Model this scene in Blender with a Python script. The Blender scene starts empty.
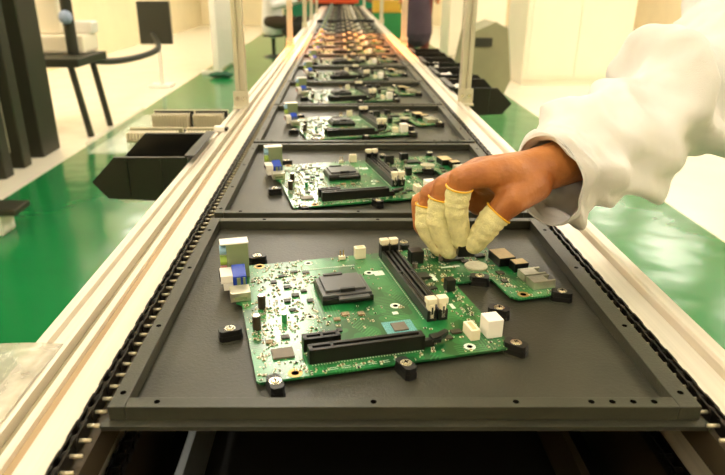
import bpy, bmesh, math, random
from mathutils import Vector, Matrix, noise
C = bpy.context.scene.collection
PI = math.pi
random.seed(7)
# ------------------------------------------------------------------ camera numbers
F = 620.0; H = 0.2432; TH = math.atan(253.5/F); c_, s_ = math.cos(TH), math.sin(TH)
Z0 = 0.80                                   # height of the conveyor (pallet plane) above the floor
def cam(px, py, zc):                        # a point at a given distance from the lens
    u = (237.5-py)/F*zc
    return Vector(((px-340)/F*zc, c_*zc+s_*u, Z0+H-s_*zc+c_*u))

# ------------------------------------------------------------------ materials
def lin(h):
    h = h.lstrip('#'); v = [int(h[i:i+2], 16)/255 for i in (0, 2, 4)]
    return tuple((x/12.92 if x <= .04045 else ((x+.055)/1.055)**2.4) for x in v)+(1,)
def mat(name, col, rough=.5, metal=0, var=0, vscale=40, bump=0, bscale=200, coat=0, col2=None, stretch=None, trans=0, alpha=1, spec=.5, detail=4):
    m = bpy.data.materials.new(name); m.use_nodes = True
    nt = m.node_tree; b = nt.nodes['Principled BSDF']; L = nt.links
    b.inputs['Roughness'].default_value = rough; b.inputs['Metallic'].default_value = metal
    b.inputs['Coat Weight'].default_value = coat; b.inputs['Specular IOR Level'].default_value = spec
    b.inputs['Transmission Weight'].default_value = trans; b.inputs['Alpha'].default_value = alpha
    tc = nt.nodes.new('ShaderNodeTexCoord'); mp = nt.nodes.new('ShaderNodeMapping')
    L.new(tc.outputs['Object'], mp.inputs['Vector'])
    if stretch: mp.inputs['Scale'].default_value = stretch
    n = nt.nodes.new('ShaderNodeTexNoise'); n.inputs['Scale'].default_value = vscale; n.inputs['Detail'].default_value = detail
    L.new(mp.outputs['Vector'], n.inputs['Vector'])
    r = nt.nodes.new('ShaderNodeValToRGB'); cc = lin(col)
    if col2: a, d = lin(col), lin(col2)
    else:
        a = tuple(x*(1-var) for x in cc[:3])+(1,); d = tuple(min(1, x*(1+var)) for x in cc[:3])+(1,)
    r.color_ramp.elements[0].color = a; r.color_ramp.elements[1].color = d
    r.color_ramp.elements[0].position = .35; r.color_ramp.elements[1].position = .65
    L.new(n.outputs['Fac'], r.inputs['Fac']); L.new(r.outputs['Color'], b.inputs['Base Color'])
    if bump:
        n2 = nt.nodes.new('ShaderNodeTexNoise'); n2.inputs['Scale'].default_value = bscale; n2.inputs['Detail'].default_value = 3
        L.new(mp.outputs['Vector'], n2.inputs['Vector'])
        bp = nt.nodes.new('ShaderNodeBump'); bp.inputs['Strength'].default_value = bump; bp.inputs['Distance'].default_value = .002
        L.new(n2.outputs['Fac'], bp.inputs['Height']); L.new(bp.outputs['Normal'], b.inputs['Normal'])
    return m
def emit(name, col, st):
    m = mat(name, col); b = m.node_tree.nodes['Principled BSDF']
    b.inputs['Emission Color'].default_value = lin(col); b.inputs['Emission Strength'].default_value = st
    return m
M = {}
M['pallet'] = mat('pallet_composite', '#35342a', .36, 0, .16, 22, .15, 500)
M['pallet_bar'] = mat('pallet_bar_composite', '#38382d', .38, 0, .10, 60, .12, 700)
M['hole'] = mat('dark_hole', '#070605', 1, spec=0)
M['clamp'] = mat('black_plastic_clamp', '#151412', .38, 0, .15, 150)
M['screw'] = mat('zinc_screw', '#d8d4c6', .25, 1)
M['alu'] = mat('brushed_aluminium', '#e6ded0', .34, .55, .06, 6, .06, 60, stretch=(40, .6, 40))
M['alu_dull'] = mat('dull_aluminium_groove', '#a39878', .5, .4, .1, 8)
M['alu_brown'] = mat('brown_groove_tape', '#b59a74', .5, .2, .1, 8)
M['post'] = mat('anodised_post', '#cfcab6', .35, .5, .05, 10)
M['chain'] = mat('oiled_chain', '#1b1712', .3, .6, .3, 300)
M['pin'] = mat('steel_pin', '#b3a98f', .35, .4, .2, 200)
M['matt_black'] = mat('matt_black_surface', '#0c0b09', .7, 0, .3, 10)
M['side'] = mat('dark_side_plate', '#4a4030', .5, .4, .2, 8)
M['strip'] = mat('guide_strip_steel', '#9aa0a0', .35, .7, .1, 10)
M['black'] = mat('black_plastic', '#0b0b08', .35, 0, .15, 100)
M['slot'] = mat('black_slot_plastic', '#10100d', .35, 0, .12, 300)
M['slotin'] = mat('slot_contacts', '#6d6656', .35, .4, .3, 900)
M['cream'] = mat('cream_plastic', '#eee3c8', .4, 0, .03)
M['white'] = mat('white_plastic', '#f4efe6', .4, 0, .02)
M['cover'] = mat('grey_socket_cover', '#4f5050', .3, 0, .08, 60)
M['cover_dark'] = mat('dark_socket_tab', '#232321', .4)
M['capbody'] = mat('capacitor_sleeve', '#33251c', .3, 0, .2, 200)
M['captop'] = mat('aluminium_top', '#d9d5cb', .25, .9)
M['chip'] = mat('chip_package', '#6e6455', .45, 0, .06, 200)
M['chipdark'] = mat('dark_chip_package', '#2a2a22', .4, 0, .1, 200)
M['silver'] = mat('tinned_metal', '#d0ccb8', .28, .75, .08, 200)
M['gold'] = mat('gold_ring', '#c9a060', .35, .7)
M['tan'] = mat('tan_label', '#d6bd8c', .45, 0, .08, 200)
M['audio'] = mat('jack_housing_grey_green', '#7f8c66', .4, .0, .04, 100)
M['jblue'] = mat('jack_blue', '#8fb6cf', .4); M['jgreen'] = mat('jack_green', '#9ab94f', .4); M['jpink'] = mat('jack_pink', '#dd7f78', .4)
M['vga'] = mat('blue_plastic', '#1c3fae', .35, 0, .06)
M['teal'] = mat('teal_pad', '#5f9fa0', .35, 0, .4, 900)
M['smd'] = mat('component_tan', '#8d7b58', .45, 0, .35, 700)
M['smd2'] = mat('component_dark', '#3a372c', .4, 0, .3, 700)
M['pad'] = mat('solder', '#e9ead0', .3, .35, .1, 700)
M['silk'] = mat('silkscreen', '#dfeadb', .5)
M['skin'] = mat('skin', '#9c5a2a', .42, 0, 0, 30, .4, 300, col2='#bd7a42')
M['skin'].node_tree.nodes['Principled BSDF'].inputs['Subsurface Weight'].default_value = .08
M['skin'].node_tree.nodes['Principled BSDF'].inputs['Subsurface Radius'].default_value = (.008, .004, .002)
M['cot'] = mat('finger_cot_fabric', '#e9e0a8', .8, 0, .08, 160, .6, 700)
M['band'] = mat('yellow_elastic', '#efb92a', .6)
M['coat'] = mat('white_coat_cotton', '#e3e1df', .85, 0, .03, 30, .35, 1400)
M['leaf'] = mat('dark_green_rubber', '#1e5a3e', .6)
M['clear'] = mat('clear_acrylic', '#f2f2e6', .12, 0, 0, 20, .5, 25, alpha=.16)
M['frost'] = mat('crinkled_clear_plastic', '#d9d3c0', .15, 0, .3, 45, 1.0, 45, alpha=.42)
M['wall'] = mat('cream_wall_paint', '#f2e3bd', .6, 0, .03, 2)
M['ceil'] = mat('white_ceiling', '#f0ece0', .8, 0, .02, 2)
M['cab'] = mat('cream_cabinet_paint', '#fbf1da', .35, 0, .02, 2)
M['cab_white'] = mat('white_cabinet_paint', '#f1ece2', .35, 0, .02, 2)
M['olive'] = mat('olive_grey_paint', '#8f8c6c', .5, 0, .12, 3)
M['rack_dark'] = mat('dark_olive_paint', '#27281a', .5, 0, .1, 3)
M['rack_light'] = mat('light_grey_panel', '#bfb89f', .5, 0, .06, 3)
M['orange'] = mat('orange_enamel', '#b8400f', .4, 0, .12, 4)
M['yellow'] = mat('yellow_plastic', '#dcae3c', .5, 0, .05, 4)
M['green_box'] = mat('green_plastic', '#2f8a4a', .5, 0, .06, 4)
M['teal_box'] = mat('teal_cabinet_paint', '#157a55', .5, 0, .05, 4)
M['purple'] = mat('dark_purple_cloth', '#4a3b48', .85, 0, .12, 4)
M['maroon'] = mat('maroon_cloth', '#6b342c', .85, 0, .1, 4)
M['dark_cloth'] = mat('dark_brown_cloth', '#3a2f20', .85, 0, .1, 4)
M['pink'] = mat('pink_cloth', '#dd9a80', .85, 0, .08, 4)
M['hair'] = mat('black_hair', '#17120e', .5)
M['bluew'] = mat('pale_blue_plastic', '#9fb0cf', .4)
M['lamp'] = emit('lamp_diffuser', '#fff4e4', 14.5)
M['lampbody'] = mat('lamp_housing', '#efefe8', .5)

def floor_mat():
    m = bpy.data.materials.new('epoxy_floor'); m.use_nodes = True; nt = m.node_tree; L = nt.links; b = nt.nodes['Principled BSDF']
    tc = nt.nodes.new('ShaderNodeTexCoord'); sp = nt.nodes.new('ShaderNodeSeparateXYZ'); L.new(tc.outputs['Object'], sp.inputs[0])
    ad = nt.nodes.new('ShaderNodeMath'); ad.operation = 'ADD'; ad.inputs[1].default_value = .04; L.new(sp.outputs['X'], ad.inputs[0])
    ab = nt.nodes.new('ShaderNodeMath'); ab.operation = 'ABSOLUTE'; L.new(ad.outputs[0], ab.inputs[0])
    gt = nt.nodes.new('ShaderNodeMath'); gt.operation = 'GREATER_THAN'; gt.inputs[1].default_value = 1.72; L.new(ab.outputs[0], gt.inputs[0])
    n = nt.nodes.new('ShaderNodeTexNoise'); n.inputs['Scale'].default_value = 1.3; n.inputs['Detail'].default_value = 3; L.new(tc.outputs['Object'], n.inputs['Vector'])
    r = nt.nodes.new('ShaderNodeValToRGB'); r.color_ramp.elements[0].color = lin('#12733a'); r.color_ramp.elements[1].color = lin('#1c8044')
    r.color_ramp.elements[0].position = .3; r.color_ramp.elements[1].position = .7; L.new(n.outputs['Fac'], r.inputs['Fac'])
    mx = nt.nodes.new('ShaderNodeMix'); mx.data_type = 'RGBA'; L.new(gt.outputs[0], mx.inputs[0]); L.new(r.outputs['Color'], mx.inputs[6]); mx.inputs[7].default_value = lin('#f7efdc')
    L.new(mx.outputs[2], b.inputs['Base Color']); b.inputs['Roughness'].default_value = .16
    n2 = nt.nodes.new('ShaderNodeTexNoise'); n2.inputs['Scale'].default_value = 3; L.new(tc.outputs['Object'], n2.inputs['Vector'])
    bp = nt.nodes.new('ShaderNodeBump'); bp.inputs['Strength'].default_value = .12; bp.inputs['Distance'].default_value = .05; L.new(n2.outputs['Fac'], bp.inputs['Height']); L.new(bp.outputs['Normal'], b.inputs['Normal'])
    return m
M['floor'] = floor_mat()

def pcb_mat():
    m = bpy.data.materials.new('green_circuit_board'); m.use_nodes = True; nt = m.node_tree; L = nt.links; b = nt.nodes['Principled BSDF']
    N = nt.nodes.new
    tc = N('ShaderNodeTexCoord')
    v = N('ShaderNodeTexVoronoi'); v.feature = 'F1'; v.distance = 'MANHATTAN'; v.inputs['Scale'].default_value = 210; L.new(tc.outputs['Object'], v.inputs['Vector'])
    lt = N('ShaderNodeMath'); lt.operation = 'LESS_THAN'; lt.inputs[1].default_value = .25; L.new(v.outputs['Distance'], lt.inputs[0])
    # pads cluster where a slow noise is high
    n = N('ShaderNodeTexNoise'); n.inputs['Scale'].default_value = 28; n.inputs['Detail'].default_value = 2; L.new(tc.outputs['Object'], n.inputs['Vector'])
    sp = N('ShaderNodeSeparateXYZ'); L.new(tc.outputs['Object'], sp.inputs[0])
    mr = N('ShaderNodeMapRange'); mr.inputs['From Min'].default_value = .035; mr.inputs['From Max'].default_value = .075; mr.inputs['To Min'].default_value = .22; mr.inputs['To Max'].default_value = -.05; L.new(sp.outputs['X'], mr.inputs['Value'])
    mr2 = N('ShaderNodeMapRange'); mr2.inputs['From Min'].default_value = .145; mr2.inputs['From Max'].default_value = .165; mr2.inputs['To Min'].default_value = 0; mr2.inputs['To Max'].default_value = .22; L.new(sp.outputs['X'], mr2.inputs['Value'])
    a1 = N('ShaderNodeMath'); a1.operation = 'ADD'; L.new(n.outputs['Fac'], a1.inputs[0]); L.new(mr.outputs[0], a1.inputs[1])
    a2 = N('ShaderNodeMath'); a2.operation = 'ADD'; L.new(a1.outputs[0], a2.inputs[0]); L.new(mr2.outputs[0], a2.inputs[1])
    g = N('ShaderNodeMath'); g.operation = 'GREATER_THAN'; g.inputs[1].default_value = .575; L.new(a2.outputs[0], g.inputs[0])
    mu = N('ShaderNodeMath'); mu.operation = 'MULTIPLY'; L.new(lt.outputs[0], mu.inputs[0]); L.new(g.outputs[0], mu.inputs[1])
    # copper traces
    def bands(direction, rot, lo, seed):
        mp = N('ShaderNodeMapping'); mp.inputs['Rotation'].default_value = (0, 0, rot); L.new(tc.outputs['Object'], mp.inputs['Vector'])
        wv = N('ShaderNodeTexWave'); wv.bands_direction = 'X'; wv.inputs['Scale'].default_value = 130; wv.inputs['Distortion'].default_value = 0; L.new(mp.outputs['Vector'], wv.inputs['Vector'])
        a = N('ShaderNodeMath'); a.operation = 'GREATER_THAN'; a.inputs[1].default_value = .72; L.new(wv.outputs['Fac'], a.inputs[0])
        mp2 = N('ShaderNodeMapping'); mp2.inputs['Location'].default_value = (seed, seed*2, 0); mp2.inputs['Rotation'].default_value = (0, 0, rot); mp2.inputs['Scale'].default_value = (1, .45, 1); L.new(tc.outputs['Object'], mp2.inputs['Vector'])
        nz = N('ShaderNodeTexVoronoi'); nz.distance = 'CHEBYCHEV'; nz.inputs['Scale'].default_value = 55; L.new(mp2.outputs['Vector'], nz.inputs['Vector'])
        sx = N('ShaderNodeSeparateColor'); L.new(nz.outputs['Color'], sx.inputs[0])
        b2 = N('ShaderNodeMath'); b2.operation = 'GREATER_THAN'; b2.inputs[1].default_value = lo; L.new(sx.outputs[0], b2.inputs[0])
        mm_ = N('ShaderNodeMath'); mm_.operation = 'MULTIPLY'; L.new(a.outputs[0], mm_.inputs[0]); L.new(b2.outputs[0], mm_.inputs[1]); return mm_
    t1 = bands('X', 0, .68, 1.3); t2 = bands('X', PI/2, .72, 4.1); t3 = bands('X', PI/4, .8, 7.7)
    x1 = N('ShaderNodeMath'); x1.operation = 'MAXIMUM'; L.new(t1.outputs[0], x1.inputs[0]); L.new(t2.outputs[0], x1.inputs[1])
    x2 = N('ShaderNodeMath'); x2.operation = 'MAXIMUM'; L.new(x1.outputs[0], x2.inputs[0]); L.new(t3.outputs[0], x2.inputs[1])
    le = N('ShaderNodeMath'); le.operation = 'MULTIPLY'; le.inputs[1].default_value = .55; L.new(x2.outputs[0], le.inputs[0])
    w = N('ShaderNodeTexNoise'); w.inputs['Scale'].default_value = 45; w.inputs['Detail'].default_value = 1; L.new(tc.outputs['Object'], w.inputs['Vector'])
    rr = N('ShaderNodeValToRGB'); rr.color_ramp.interpolation = 'CONSTANT'
    rr.color_ramp.elements[0].color = lin('#0d5526'); rr.color_ramp.elements[0].position = 0
    rr.color_ramp.elements[1].color = lin('#176f35'); rr.color_ramp.elements[1].position = .45
    e = rr.color_ramp.elements.new(.58); e.color = lin('#1f7c40')
    L.new(w.outputs['Fac'], rr.inputs['Fac'])
    m1 = N('ShaderNodeMix'); m1.data_type = 'RGBA'; L.new(le.outputs[0], m1.inputs[0]); L.new(rr.outputs['Color'], m1.inputs[6]); m1.inputs[7].default_value = lin('#4a9a58')
    m2 = N('ShaderNodeMix'); m2.data_type = 'RGBA'; L.new(mu.outputs[0], m2.inputs[0]); L.new(m1.outputs[2], m2.inputs[6]); m2.inputs[7].default_value = lin('#bfc091')
    L.new(m2.outputs[2], b.inputs['Base Color']); b.inputs['Roughness'].default_value = .28; b.inputs['Coat Weight'].default_value = .7; b.inputs['Coat Roughness'].default_value = .13
    return m
M['pcb'] = pcb_mat()

# ------------------------------------------------------------------ mesh helpers
class MB:
    def __init__(s): s.bm = bmesh.new(); s.mi = 0
    def _fin(s, vs):
        fs = set()
        for v in vs:
            for f in v.link_faces: fs.add(f)
        for f in fs: f.material_index = s.mi
        return s
    def box(s, x0, x1, y0, y1, z0, z1, bev=0, rz=0, at=None):
        r = bmesh.ops.create_cube(s.bm, size=1); vs = r['verts']
        for v in vs: v.co = Vector((v.co.x*(x1-x0), v.co.y*(y1-y0), v.co.z*(z1-z0)))
        ctr = Vector(((x0+x1)/2, (y0+y1)/2, (z0+z1)/2))
        if rz: bmesh.ops.rotate(s.bm, verts=vs, cent=(0, 0, 0), matrix=Matrix.Rotation(rz, 3, 'Z'))
        for v in vs: v.co += ctr
        if bev:
            es = set(e for v in vs for e in v.link_edges)
            r2 = bmesh.ops.bevel(s.bm, geom=list(es), offset=bev, segments=2, affect='EDGES', profile=.6)
            vs = r2['verts'] or vs
            for f in r2['faces']: f.material_index = s.mi
        return s._fin([v for v in vs if v.is_valid])
    def cyl(s, p0, p1, r0, r1=None, seg=16):
        r1 = r0 if r1 is None else r1; p0 = Vector(p0); p1 = Vector(p1); d = p1-p0
        r = bmesh.ops.create_cone(s.bm, cap_ends=True, segments=seg, radius1=r0, radius2=r1, depth=d.length)
        q = Vector((0, 0, 1)).rotation_difference(d.normalized())
        for v in r['verts']: v.co = q @ v.co + (p0+p1)/2
        return s._fin(r['verts'])
    def sph(s, p, r, sub=2, sc=(1, 1, 1)):
        k = bmesh.ops.create_icosphere(s.bm, subdivisions=sub, radius=r)
        for v in k['verts']: v.co = Vector((v.co.x*sc[0], v.co.y*sc[1], v.co.z*sc[2]))+Vector(p)
        return s._fin(k['verts'])
    def prism(s, pts, z0, z1):                     # polygon in XY pulled up
        a = [s.bm.verts.new((x, y, z0)) for x, y in pts]; b = [s.bm.verts.new((x, y, z1)) for x, y in pts]; n = len(pts)
        fs = [s.bm.faces.new(list(reversed(a))), s.bm.faces.new(b)]
        for i in range(n): fs.append(s.bm.faces.new((a[i], a[(i+1) % n], b[(i+1) % n], b[i])))
        for f in fs: f.material_index = s.mi
        return s
    def prof(s, pts, a0, a1, axis='Y'):            # polygon in XZ along Y, or YZ along X
        mk = (lambda u, w, a: (u, a, w)) if axis == 'Y' else (lambda u, w, a: (a, u, w))
        a = [s.bm.verts.new(mk(u, w, a0)) for u, w in pts]; b = [s.bm.verts.new(mk(u, w, a1)) for u, w in pts]; n = len(pts)
        fs = [s.bm.faces.new(list(reversed(a))), s.bm.faces.new(b)]
        for i in range(n): fs.append(s.bm.faces.new((a[i], a[(i+1) % n], b[(i+1) % n], b[i])))
        for f in fs: f.material_index = s.mi
        return s
    def ring(s, x, y, z, ro, ri, h, seg=20):
        V = s.bm.verts.new
        P = lambda r, k, zz: V((x+r*math.cos(2*PI*k/seg), y+r*math.sin(2*PI*k/seg), zz))
        A = [P(ro, k, z) for k in range(seg)]; B = [P(ro, k, z+h) for k in range(seg)]; D = [P(ri, k, z+h) for k in range(seg)]; E_ = [P(ri, k, z) for k in range(seg)]
        for k in range(seg):
            j = (k+1) % seg
            for q in ((A[k], A[j], B[j], B[k]), (B[k], B[j], D[j], D[k]), (D[k], D[j], E_[j], E_[k])):
                s.bm.faces.new(q).material_index = s.mi
        return s
    def loft(s, rings, cap0=True, cap1=True):
        R = [[s.bm.verts.new(p) for p in r] for r in rings]; n = len(R[0])
        for i in range(len(R)-1):
            for k in range(n):
                s.bm.faces.new((R[i][k], R[i][(k+1) % n], R[i+1][(k+1) % n], R[i+1][k])).material_index = s.mi
        if cap0: s.bm.faces.new(list(reversed(R[0]))).material_index = s.mi
        if cap1: s.bm.faces.new(R[-1]).material_index = s.mi
        return s
    def mesh(s, name, mats, smooth=False):
        bmesh.ops.recalc_face_normals(s.bm, faces=s.bm.faces[:])
        me = bpy.data.meshes.new(name); s.bm.to_mesh(me); s.bm.free()
        for m in (mats if isinstance(mats, (list, tuple)) else [mats]): me.materials.append(M[m])
        if smooth:
            for p in me.polygons: p.use_smooth = True
        return me
def link(name, me, parent=None, loc=(0, 0, 0), rz=0):
    o = bpy.data.objects.new(name, me); C.objects.link(o); o.location = loc; o.rotation_euler = (0, 0, rz)
    if parent: o.parent = parent
    return o
def obj(name, mb, mats, parent=None, smooth=False, label=None, loc=(0, 0, 0), rz=0):
    o = link(name, mb.mesh(name, mats, smooth), parent, loc, rz)
    if label: o['label'] = label
    return o
def tag(o, label, cat, group=None, kind=None):
    o['label'] = label; o['category'] = cat
    if group: o['group'] = group
    if kind: o['kind'] = kind
    return o
def thing(name, label, cat, loc=(0, 0, 0), rz=0, group=None):
    return tag(link(name, None, None, loc, rz), label, cat, group)
def struct(name, mb, m):
    o = obj(name, mb, m); o['kind'] = 'structure'; return o
def copy_tree(o, parent=None):
    k = o.copy(); C.objects.link(k); k.parent = parent
    for ch in list(o.children): copy_tree(ch, k)
    return k
def spline(P, n=8):                               # Catmull-Rom through tuples of floats
    out = []; Q = [P[0]]+list(P)+[P[-1]]
    for i in range(1, len(Q)-2):
        for k in range(n):
            t = k/n; a, b, c, d = Q[i-1], Q[i], Q[i+1], Q[i+2]
            out.append(tuple(.5*((2*b[j])+(-a[j]+c[j])*t+(2*a[j]-5*b[j]+4*c[j]-d[j])*t*t+(-a[j]+3*b[j]-3*c[j]+d[j])*t**3) for j in range(len(b))))
    out.append(tuple(P[-1])); return out

# ------------------------------------------------------------------ room
struct('floor', MB().box(-5, 8, -3, 18, -.06, 0), 'floor')
struct('wall_left', MB().box(-3.9, -3.75, -3, 18, 0, 3), 'wall')
struct('wall_right', MB().box(7.5, 7.65, -3, 18, 0, 3), 'wall')
struct('wall_back', MB().box(-3.75, 7.5, 17.8, 18, 0, 3), 'wall')
struct('wall_front', MB().box(-3.75, 7.5, -3, -2.85, 0, 3), 'wall')
struct('ceiling', MB().box(-5, 8, -3, 18, 3, 3.1), 'ceil')
mb_h = MB().box(-.25, .25, -.77, .77, 0, .05).mesh('housing', 'lampbody'); mb_d = MB().box(-.22, .22, -.75, .75, -.02, 0).mesh('diffuser', 'lamp')
for i, x in enumerate((-3.25, -.45, 2.4, 5.3)):
    for j, y in enumerate((-1.1, 1.5, 4.1, 6.7, 9.3, 11.9, 14.5)):
        t = thing('ceiling_lamp', 'long white ceiling lamp hanging above the assembly room', 'lamp', (x, y, 2.95), 0, 'ceiling lamps')
        link('housing', mb_h, t); link('diffuser', mb_d, t)

# ------------------------------------------------------------------ conveyor
Y0, Y1 = -.25, 7.75
cv = thing('conveyor', 'long conveyor with aluminium rails carrying black pallets away', 'conveyor', (.03, 3.7, 0))
def cvpart(name, mb, m, label=None, smooth=False):
    o = obj(name, mb, m, None, smooth, label); o.parent = cv; o.location = (-.03, -3.7, 0); return o
def flat(x0, x1, zt, zb):                          # little helper for rails
    return [(x0, zb), (x1, zb), (x1, zt), (x0, zt)]
zt = Z0+.004
m = MB()
m.prof([(-.1545, Z0-.06), (-.1545, zt-.001), (-.1555, zt), (-.1730, zt), (-.1735, zt-.004), (-.1800, zt-.004), (-.1805, zt), (-.1860, zt),
        (-.1865, zt-.007), (-.1935, zt-.007), (-.194, zt+.001), (-.1975, zt+.001), (-.1975, Z0-.06)], Y0, Y1)
cvpart('left_rail', m, 'alu')
m = MB().box(-.1799, -.1736, Y0, Y1, zt-.0045, zt-.0032)
cvpart('groove_strip', m, 'alu_brown', 'brown strip in the rail groove')
m = MB().box(-.1934, -.1866, Y0, Y1, zt-.0075, zt-.0060)
cvpart('groove_strip', m, 'alu_dull', 'dull strip in the rail groove')
m = MB().prof([(-.1985, Z0-.04), (-.1985, zt-.003), (-.2085, zt-.003), (-.209, zt-.008), (-.2135, zt-.008), (-.214, zt-.003), (-.222, zt-.003), (-.222, Z0-.04)], Y0, Y1)
cvpart('outer_rail', m, 'alu')
m = MB().prof([(.2265, Z0-.06), (.2265, zt-.001), (.2275, zt), (.2500, zt), (.2505, zt-.003), (.2535, zt-.003), (.2545, zt+.003), (.2565, zt+.005), (.2600, zt+.005), (.2620, zt+.002),
              (.2640, zt-.002), (.2740, zt-.002), (.2760, zt-.006), (.276, Z0-.06)], Y0, Y1)
cvpart('right_rail', m, 'alu')
cvpart('side_plate', MB().box(-.163, -.1585, Y0, Y1, Z0-.16, Z0-.061), 'side')
cvpart('side_plate', MB().box(.232, .2365, Y0, Y1, Z0-.16, Z0-.061), 'side')
cvpart('stop_bar', MB().box(-.150, .2245, 4.275, 4.297, Z0+.0005, Z0+.028, .002), 'matt_black')
cvpart('dark_backing', MB().box(-.158, .231, Y0, Y1, Z0-.165, Z0-.155), 'matt_black')  # black sheet added to keep the gap below the pallets dark
cvpart('guide_strip', MB().box(-.125, -.118, Y0, Y1, Z0-.153, Z0-.098, .001), 'strip')
cvpart('guide_strip', MB().box(.188, .195, Y0, Y1, Z0-.153, Z0-.11, .001), 'side')
for sx in (-.145, .222):                           # chain runner carrying chain
    cvpart('chain_runner', MB().box(sx-.004, sx+.004, Y0, Y1, Z0-.022, Z0-.0015), 'side')
for y in (.5, 2.9, 5.3, 7.5):
    for x in (-.19, .255):
        m = MB().box(x-.02, x+.02, y-.02, y+.02, .02, Z0-.0565 if x < 0 else Z0-.0565, .002); m.cyl((x, y, 0), (x, y, .02), .03)
        cvpart('leg', m, 'post')
# drive chains: links, the hundred nearest pins one by one, the rest together
PT = .0127
pinmesh = MB().cyl((-.0010, 0, 0), (.0070, 0, 0), .0013, seg=10).mesh('roller_pin', 'pin', True)
def link_plate(m, x, y, z):
    pts = []
    for k in range(9): a = PI/2+PI*k/8; pts.append((y-PT*.5+.0046*math.cos(a), z+.0046*math.sin(a)))
    for k in range(9): a = -PI/2+PI*k/8; pts.append((y+PT*.5+.0046*math.cos(a), z+.0046*math.sin(a)))
    m.prof(pts, x-.0006, x+.0006, 'X')
for sx, lab in ((-.1475, 'black drive chain running along the left rail beside the pallets'), (.2215, 'black drive chain running along the right rail beside the pallets')):
    t = thing('drive_chain', lab, 'chain', (sx, 0, Z0+.0045), 0, None); sg = 1 if sx < 0 else -1
    m = MB(); y = Y0+.01; i = 0
    while y < 2.6:
        a = .0008 if i % 2 else .0
        link_plate(m, sg*(-.0045-a), y+PT/2, -.001); link_plate(m, sg*(-.0012+a), y+PT/2, -.001)
        m.cyl((-.0042*sg, y, -.001), (-.0016*sg, y, -.001), .0038, seg=10); y += PT; i += 1
    ye = y
    m.box(-.0052, .0, ye, Y1-.02, -.0045, .0025) if sg > 0 else m.box(.0, .0052, ye, Y1-.02, -.0045, .0025)
    obj('links', m, 'chain', t)
    y = Y0+.01; k = 0; rest = MB()
    while y < Y1-.05:
        if 22 <= k < 122: link('roller_pin', pinmesh, t, (0, y, 0), 0 if sg > 0 else PI)
        elif k < 22 or k % 1 == 0: rest.cyl((-.0035*sg, y, 0), (.0070*sg, y, 0), .0013, seg=6)
        y += PT; k += 1
    o = obj('roller_pin', rest, 'pin', t); o['kind'] = 'stuff'
    m = MB(); y = Y0+.01                           # the returning strand below
    while y < 1.0:
        link_plate(m, -.0035, y+PT/2, -.058); link_plate(m, .0035, y+PT/2, -.058); m.cyl((-.0055, y, -.058), (.0055, y, -.058), .0034, seg=8); y += PT
    obj('return_strand', m, 'chain', t)

# posts with brackets
pm = MB().prism([(-.011, -.012), (-.003, -.012), (-.003, -.007), (.003, -.007), (.003, -.012), (.011, -.012), (.011, .012), (.003, .012), (.003, .007), (-.003, .007), (-.003, .012), (-.011, .012)], 0, .95).mesh('profile', 'post')
bk = MB().box(-.016, .016, -.030, -.0122, 0, .004, .0008).box(-.016, .016, -.016, -.0122, .003, .034, .0008).mesh('bracket', 'post')
bo = MB().cyl((0, 0, 0), (0, -.004, 0), .0045, seg=6).mesh('bolt', 'screw')
for side, x, ys in (('left', -.2079, (1.33, 2.70, 3.88, 4.78, 5.9)), ('right', .2690, (1.36, 2.74, 4.27, 7.4))):
    for i, y in enumerate(ys):
        o_ = ['nearest', 'second', 'third', 'fourth', 'fifth'][i]
        t = thing('guard_post', 'upright aluminium profile post on the %s rail, %s from the front' % (side, o_), 'post', (x, y, Z0+(.0015 if x < 0 else .0022)), 0, 'aluminium posts along the rails')
        if x > 0: t.location.z = Z0+.0022
        link('profile', pm, t); b = link('bracket', bk, t); link('bolt', bo, b, (-.007, -.016, .02)); link('bolt', bo, b, (.007, -.016, .02))

# ------------------------------------------------------------------ pallets
XL, XR, PL = -.1417, .2181, .3285
PITCH = .331
def holes(m, pts, z):
    m.mi = 1
    for x, y in pts: m.cyl((x, y, z-.004), (x, y, z+.00015), .0019, seg=12)
    m.mi = 0
    return m
PHI = math.radians(13.5)
BO = Vector((-.05295, .33097-.2943, 0))             # board corner in pallet coordinates
def b2p(u, v): return (BO.x+(u*math.cos(PHI)-v*math.sin(PHI))/1000, BO.y+(u*math.sin(PHI)+v*math.cos(PHI))/1000)
pal_parts = []                                     # (name, mesh, loc, rz, [(child name, mesh)])
pal_parts.append(('base_plate', MB().prism([(XL, .0015), (XL+.0015, 0), (XR-.0015, 0), (XR, .0015), (XR, .004), (XR-.005, .012), (XR-.005, PL), (XL+.005, PL), (XL+.005, .012), (XL, .004)], 0, .003).mesh('base_plate', 'pallet'), (0, 0, 0), 0, []))
fx0, fx1, fy0, fy1 = XL+.0045, XR-.0045, .006, PL-.003
zb, zf = .0031, .0125
mm = MB().box(fx0+.0102, fx1-.0132, fy0, fy0+.0095, zb, zf, .0006)
holes(mm, [(fx0+.028, fy0+.005), (.02, fy0+.005), (.105, fy0+.005)]+[(.150+.0125*k, fy0+.005) for k in range(4)], zf)
pal_parts.append(('front_bar', mm.mesh('front_bar', ['pallet_bar', 'hole']), (0, 0, 0), 0, []))
mm = MB().box(fx0+.0102, fx1-.0132, fy1-.0095, fy1, zb, zf, .0006); holes(mm, [(-.08, fy1-.005), (.04, fy1-.005), (.15, fy1-.005)], zf)
pal_parts.append(('back_bar', mm.mesh('back_bar', ['pallet_bar', 'hole']), (0, 0, 0), 0, []))
mm = MB().box(fx0, fx0+.010, fy0, fy1, zb, zf, .0006); holes(mm, [(fx0+.005, y) for y in (.02, .10, .20, .29)], zf)
pal_parts.append(('side_bar', mm.mesh('side_bar', ['pallet_bar', 'hole']), (0, 0, 0), 0, []))
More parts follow.
